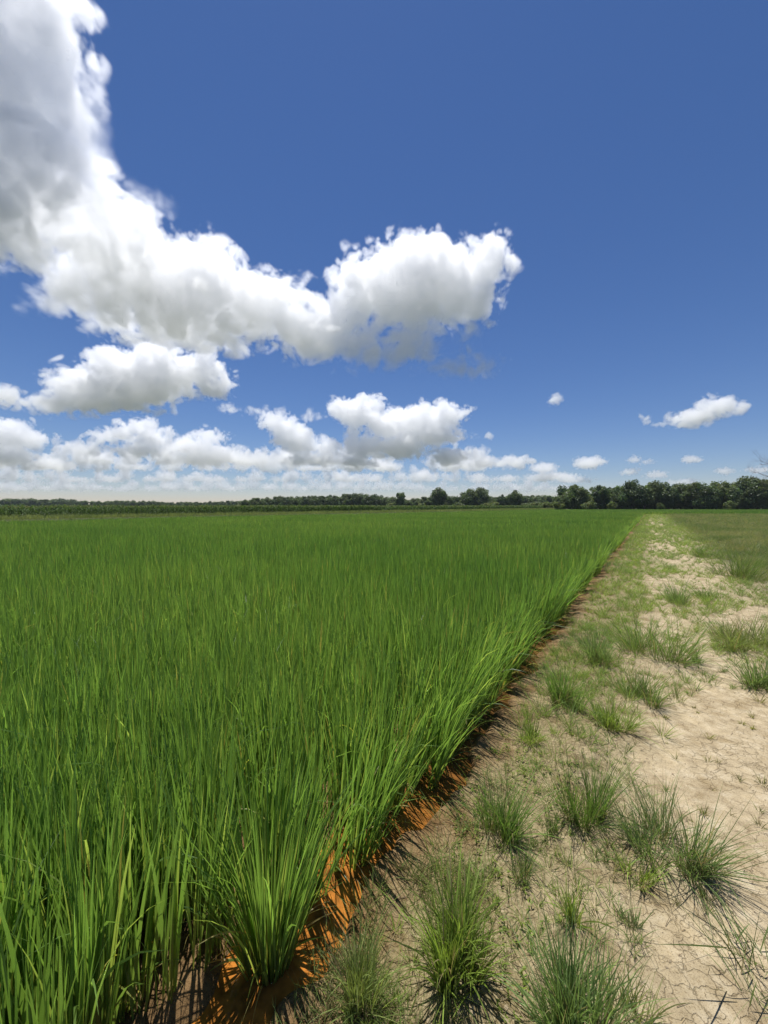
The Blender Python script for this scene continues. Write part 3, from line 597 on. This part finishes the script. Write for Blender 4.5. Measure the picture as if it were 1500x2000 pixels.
# ------------------------------------------------------------------ clouds: real volumes of vapour lit by the sun
def cloud_mat(ext, g=.5):
    m, n, N, L = new_mat("cloud_vapour"); o = N('ShaderNodeOutputMaterial'); v = N('ShaderNodeVolumePrincipled')
    v.inputs['Color'].default_value = (1, 1, 1, 1); v.inputs['Density'].default_value = ext; v.inputs['Anisotropy'].default_value = g
    v.inputs['Density Attribute'].default_value = 'density'; L(v.outputs[0], o.inputs['Volume']); return m
def cloud(label, puffs, vox, ext, seed, ns=1.0, soft=50, amp=1.0, sat=0, bias=0):
    rg = np.random.default_rng(seed); puffs = [tuple(p) + (0,) * (7 - len(p)) for p in puffs]
    for p in list(puffs):                   # smaller heads on the upper half of every puff
        for k in range(sat):
            t = rg.uniform(-.15, 1.15) * math.pi; s = rg.uniform(.3, .5)
            puffs.append((p[0] + .8 * p[2] * math.cos(t), p[1] - .8 * p[3] * math.sin(t), p[2] * s, min(p[3] * s * 1.3, p[2] * s * 1.1), p[4] + rg.uniform(-.6, .4) * p[5], p[5] * s, p[6]))
    C = np.array([P(p[0], p[1], p[4]) for p in puffs]); Rr = np.array([(p[2] / F * p[4], p[5], p[3] / F * p[4]) for p in puffs]); wisp = [p[6] for p in puffs]
    pad = 70 * ns; lo = (C - Rr).min(0) - pad; hi = (C + Rr).max(0) + pad
    n = [int(math.ceil((hi[k] - lo[k]) / vox)) for k in range(3)]; hi = lo + np.array([(k - 1) * vox for k in n])
    ax = [np.linspace(lo[k], hi[k], n[k]).astype(np.float32) for k in range(3)]
    S = np.zeros(n, np.float32); Wp = np.zeros(n, np.float32); kk = 1 / (26 * ns)
    for c, r, wv in zip(C, Rr, wisp):
        sl = tuple(slice(max(0, int((c[q] - r[q] * 1.7 - pad - lo[q]) / vox)), min(n[q], int((c[q] + r[q] * 1.7 + pad - lo[q]) / vox) + 2)) for q in range(3))
        dd = np.sqrt(((ax[0][sl[0]] - c[0]) / r[0])[:, None, None] ** 2 + ((ax[1][sl[1]] - c[1]) / r[1])[None, :, None] ** 2 + ((ax[2][sl[2]] - c[2]) / r[2])[None, None, :] ** 2)
        ex = np.exp(np.clip(kk * (1 - dd) * float(r.min()), -12, 12)); S[sl] += ex; Wp[sl] += ex * wv
    Wp /= np.maximum(S, 1e-6); S = np.log(np.maximum(S, 1e-5)) / kk
    act = np.nonzero(((S > -150 * ns * amp)).ravel())[0]; s = S.ravel()[act] + bias; wv = Wp.ravel()[act]
    iz = act % n[2]; iy = (act // n[2]) % n[1]; ix = act // (n[1] * n[2])
    p = np.stack([ax[0][ix], ax[1][iy], ax[2][iz]], 1) / ns
    gate = np.clip(1 + s / (60 * ns), .12, 1)
    wq = np.stack([perlin(p / 210 + 9.1), perlin(p / 210 + 41.7), perlin(p / 210 + 77.7)], 1) * 45; p = p + wq
    for i, (scale, a_, bil) in enumerate(((330, 60, 0), (170, 85, 1), (88, 62, 1), (46, 38, 1), (25, 18, 1), (14, 9, 0))):
        if scale * ns < vox * 1.5: break
        q, _ = np.linalg.qr(rg.normal(size=(3, 3))); v = perlin((p @ q.astype(np.float32)) / scale + rg.uniform(0, 90, 3).astype(np.float32))
        if bil: v = (np.abs(v) * 2 - .55) * (1 - wv) + 1.1 * v * wv
        if scale < 60: v = v - .25
        s = s + a_ * ns * amp * v * (gate if scale < 100 else 1)
    d = np.clip(s / (soft * ns * (1 + 3 * wv)), 0, 1); d = d * d * (3 - 2 * d) * (1 - .6 * wv)
    den = np.zeros(S.size, np.float32); den[act] = d
    me = bpy.data.meshes.new('cloud'); me.vertices.add(den.size)
    me.vertices.foreach_set('co', np.stack(np.meshgrid(*ax, indexing='ij'), -1).reshape(-1, 3).astype(np.float32).ravel())
    at = me.attributes.new('amount', 'FLOAT', 'POINT'); at.data.foreach_set('value', den)
    m = cloud_mat(ext); o = link('cloud', me, [m]); tag(o, label, None, 'clouds in the blue sky', 'stuff')
    g = bpy.data.node_groups.new("cloud_volume", "GeometryNodeTree"); g.interface.new_socket("Geometry", in_out='INPUT', socket_type='NodeSocketGeometry'); g.interface.new_socket("Geometry", in_out='OUTPUT', socket_type='NodeSocketGeometry')
    N = g.nodes.new; L = g.links.new
    gi = N('NodeGroupInput'); go = N('NodeGroupOutput'); vc = N('GeometryNodeVolumeCube'); si = N('GeometryNodeSampleIndex'); na = N('GeometryNodeInputNamedAttribute'); na.inputs[0].default_value = 'amount'
    sm = N('GeometryNodeSetMaterial'); sm.inputs['Material'].default_value = m; src = N('GeometryNodeInputPosition').outputs[0]
    for op, b in (('SUBTRACT', [float(x) for x in lo]), ('DIVIDE', (vox,) * 3), ('ADD', (.5,) * 3), ('FLOOR', None)):
        q = N('ShaderNodeVectorMath'); q.operation = op; L(src, q.inputs[0]); src = q.outputs[0]
        if b: q.inputs[1].default_value = b
    sx = N('ShaderNodeSeparateXYZ'); L(src, sx.inputs[0]); cur = sx.outputs[0]
    for op, b in (('MULTIPLY', n[1]), ('ADD', sx.outputs[1]), ('MULTIPLY', n[2]), ('ADD', sx.outputs[2])):
        q = N('FunctionNodeIntegerMath'); q.operation = op; L(cur, q.inputs[0]); cur = q.outputs[0]
        if isinstance(b, int): q.inputs[1].default_value = b
        else: L(b, q.inputs[1])
    si.data_type = 'FLOAT'; si.domain = 'POINT'; si.clamp = True
    L(gi.outputs[0], si.inputs['Geometry']); L(na.outputs[0], si.inputs['Value']); L(cur, si.inputs['Index']); L(si.outputs[0], vc.inputs['Density'])
    vc.inputs['Min'].default_value = [float(x) for x in lo]; vc.inputs['Max'].default_value = [float(x) for x in hi]
    for t, k_ in zip('XYZ', n): vc.inputs['Resolution ' + t].default_value = k_
    L(vc.outputs[0], sm.inputs[0]); L(sm.outputs[0], go.inputs[0])
    md = o.modifiers.new('vapour', 'NODES'); md.node_group = g
    print('cloud', n, round(den.size / 1e6, 1), 'M', round(float((den > 0).mean()), 3))
# px py rx rz depth ry (wisp)
cloud('long grey based cumulus arm from the upper left to the rounded head in the middle', [
 (60,60,105,85,1500,140),(-40,180,145,145,1450,150),(80,180,85,105,1520,115),(110,215,70,80,1520,130,.5),(20,330,155,95,1500,150),(130,330,70,50,1560,130,.3),
 (120,420,110,60,1650,190),(-20,440,140,48,1500,160),(60,470,90,35,1600,160),(230,480,105,55,1800,180),(180,450,70,50,1750,150),(285,415,36,34,1850,60,.8),(200,270,22,16,1560,40,1),
 (330,555,150,70,2050,220),(230,560,120,55,1950,180),(150,590,70,32,1980,140,.3),(100,595,35,12,1980,60,.7),(410,520,60,45,2100,130),(480,600,125,65,2200,200),(300,625,120,38,2150,180),(400,640,120,38,2200,180),(600,645,85,48,2250,150),(540,590,50,38,2250,100),(576,560,10,14,2250,30,.8),
 (660,620,50,50,2300,130),(720,565,80,52,2350,190),(830,545,125,68,2350,240),(940,515,55,42,2350,150),(900,590,72,42,2350,170),(770,605,100,38,2350,170),(945,580,30,40,2350,120),
 (690,670,55,34,2250,110,.4),(640,680,60,25,2250,110,.3),(800,680,80,26,2250,110,.3),(740,690,40,20,2250,90,.3),(780,665,60,25,2250,110,.2),(870,715,50,16,2250,80,.35),(930,720,40,13,2250,70,.35),(915,640,24,26,2300,80,.5)], 6, .018, 1, .85, soft=38, amp=.86, bias=22)
cloud('compact white cumulus below the long cloud arm at the left', [(170,755,85,34,3000,220),(260,745,105,52,3000,260),(300,710,60,34,3000,180),(345,735,50,40,3000,180),(400,720,40,38,3000,140),(425,755,40,28,3000,140),(200,788,110,20,2950,170),(90,790,60,18,2950,120,.2),(20,778,45,18,2950,120)], 7, .020, 2, .75, soft=28, amp=.75, sat=3)
cloud('towering cumulus heads above the middle of the horizon', [
 (665,800,28,20,8000,300),(700,808,40,28,8000,380),(735,790,20,20,8000,250),(760,830,50,28,8000,450),(820,820,52,28,8000,450),(870,815,30,24,8000,320),(905,805,14,14,8000,160),(850,850,60,20,8000,450),(720,875,45,22,8000,400),(780,875,55,24,8000,450),(700,905,40,12,8000,350),(880,895,45,14,8000,400),(690,840,18,30,8000,200),
 (535,825,25,18,8000,250),(560,840,35,24,8000,300),(580,862,42,26,8000,350),(640,880,25,22,8000,250),(620,900,45,14,8000,350),(605,815,18,10,8000,150,.4),
 (415,855,33,16,8000,300),(400,880,55,18,8000,400),(440,890,45,16,8000,380),(375,900,55,10,8000,380),(485,900,35,10,8000,320),
 (285,838,30,20,8000,280),(300,858,35,20,8000,300),(240,850,28,16,8000,260),(200,855,22,12,8000,200),(270,880,50,13,8000,380),(170,880,36,11,8000,320),(325,850,13,13,8000,150),
 (30,850,38,22,8000,300),(20,830,28,12,8000,250),(55,862,38,14,8000,300),(20,895,56,14,8000,400),(90,908,48,9,8000,350),(-40,860,46,38,8000,400),
 (447,800,11,5,8000,100,.3),(515,805,26,6,8000,140,.4),(945,853,11,5,8000,100,.3),(965,905,34,10,8000,250),(1015,903,22,9,8000,180),(930,882,18,9,8000,150)], 17, .009, 3, 1.25, soft=34, amp=.85, sat=4, bias=14)
def cumulus_row(label, Y, seed, x0, x1, cover, vox, ext, hmax, extra=()):
    """a row of separate flat based cumuli, base about 1000 m up"""
    r = random.Random(seed); base = HOR - 751 * 1000 / Y; k = 8000 / Y; pf = list(extra); x = x0
    while x < x1:
        w = r.uniform(14, 46) * k; h = r.uniform(.3, 1.0) ** 1.3 * hmax * k
        pf.append((x, base - h * .35, w, h * .42, Y + r.uniform(-500, 500), w / F * Y * .7))
        for _ in range(r.randint(2, 5)):
            t = r.uniform(-.75, .75); s_ = r.uniform(.3, .55); pf.append((x + t * w, base - h * r.uniform(.4, .95) * (1 - t * t * .5), w * s_, h * s_ * .9, Y + r.uniform(-500, 500), w / F * Y * s_))
        x += w * r.uniform(1.0, 2.6) / cover
    cloud(label, pf, vox, ext, seed, vox / 20, soft=32, amp=.85, sat=3, bias=vox * .5)
cumulus_row('row of distant cumulus low above the horizon', 11000, 21, -50, 1000, .75, 15, .006, 66)
cumulus_row('nearer broken row of cumulus at the left below the compact cloud', 9300, 24, -60, 660, .75, 13, .007, 62)
cumulus_row('second farther row of cumulus low above the horizon', 16000, 22, -50, 1060, .85, 22, .004, 72,
 [(1065,915,24,10,16000,500),(1085,931,40,7,16000,600),(1150,905,28,11,16000,600),(1120,938,30,5,16000,400),(1238,898,11,6,16000,250),(1265,903,9,4,16000,200),(1350,898,16,7,16000,320),(1415,920,13,6,16000,300),(1230,922,13,6,16000,300),(1282,928,17,6,16000,350),(1330,942,22,4,16000,400),(1480,918,18,6,16000,350)])
cumulus_row('farthest pale row of cumulus right above the trees', 25000, 23, -60, 1120, 1.2, 32, .0022, 85)
cloud('small bright cumulus alone above the wood at the right', [(1400,797,36,18,5200,200),(1360,815,42,15,5200,200),(1325,830,28,9,5200,140),(1432,797,16,10,5200,110),(1388,783,20,10,5200,120),(1257,821,9,7,5200,70),(1082,784,11,9,5200,70)], 12, .014, 5, 1.0, soft=36, amp=.6, sat=3)
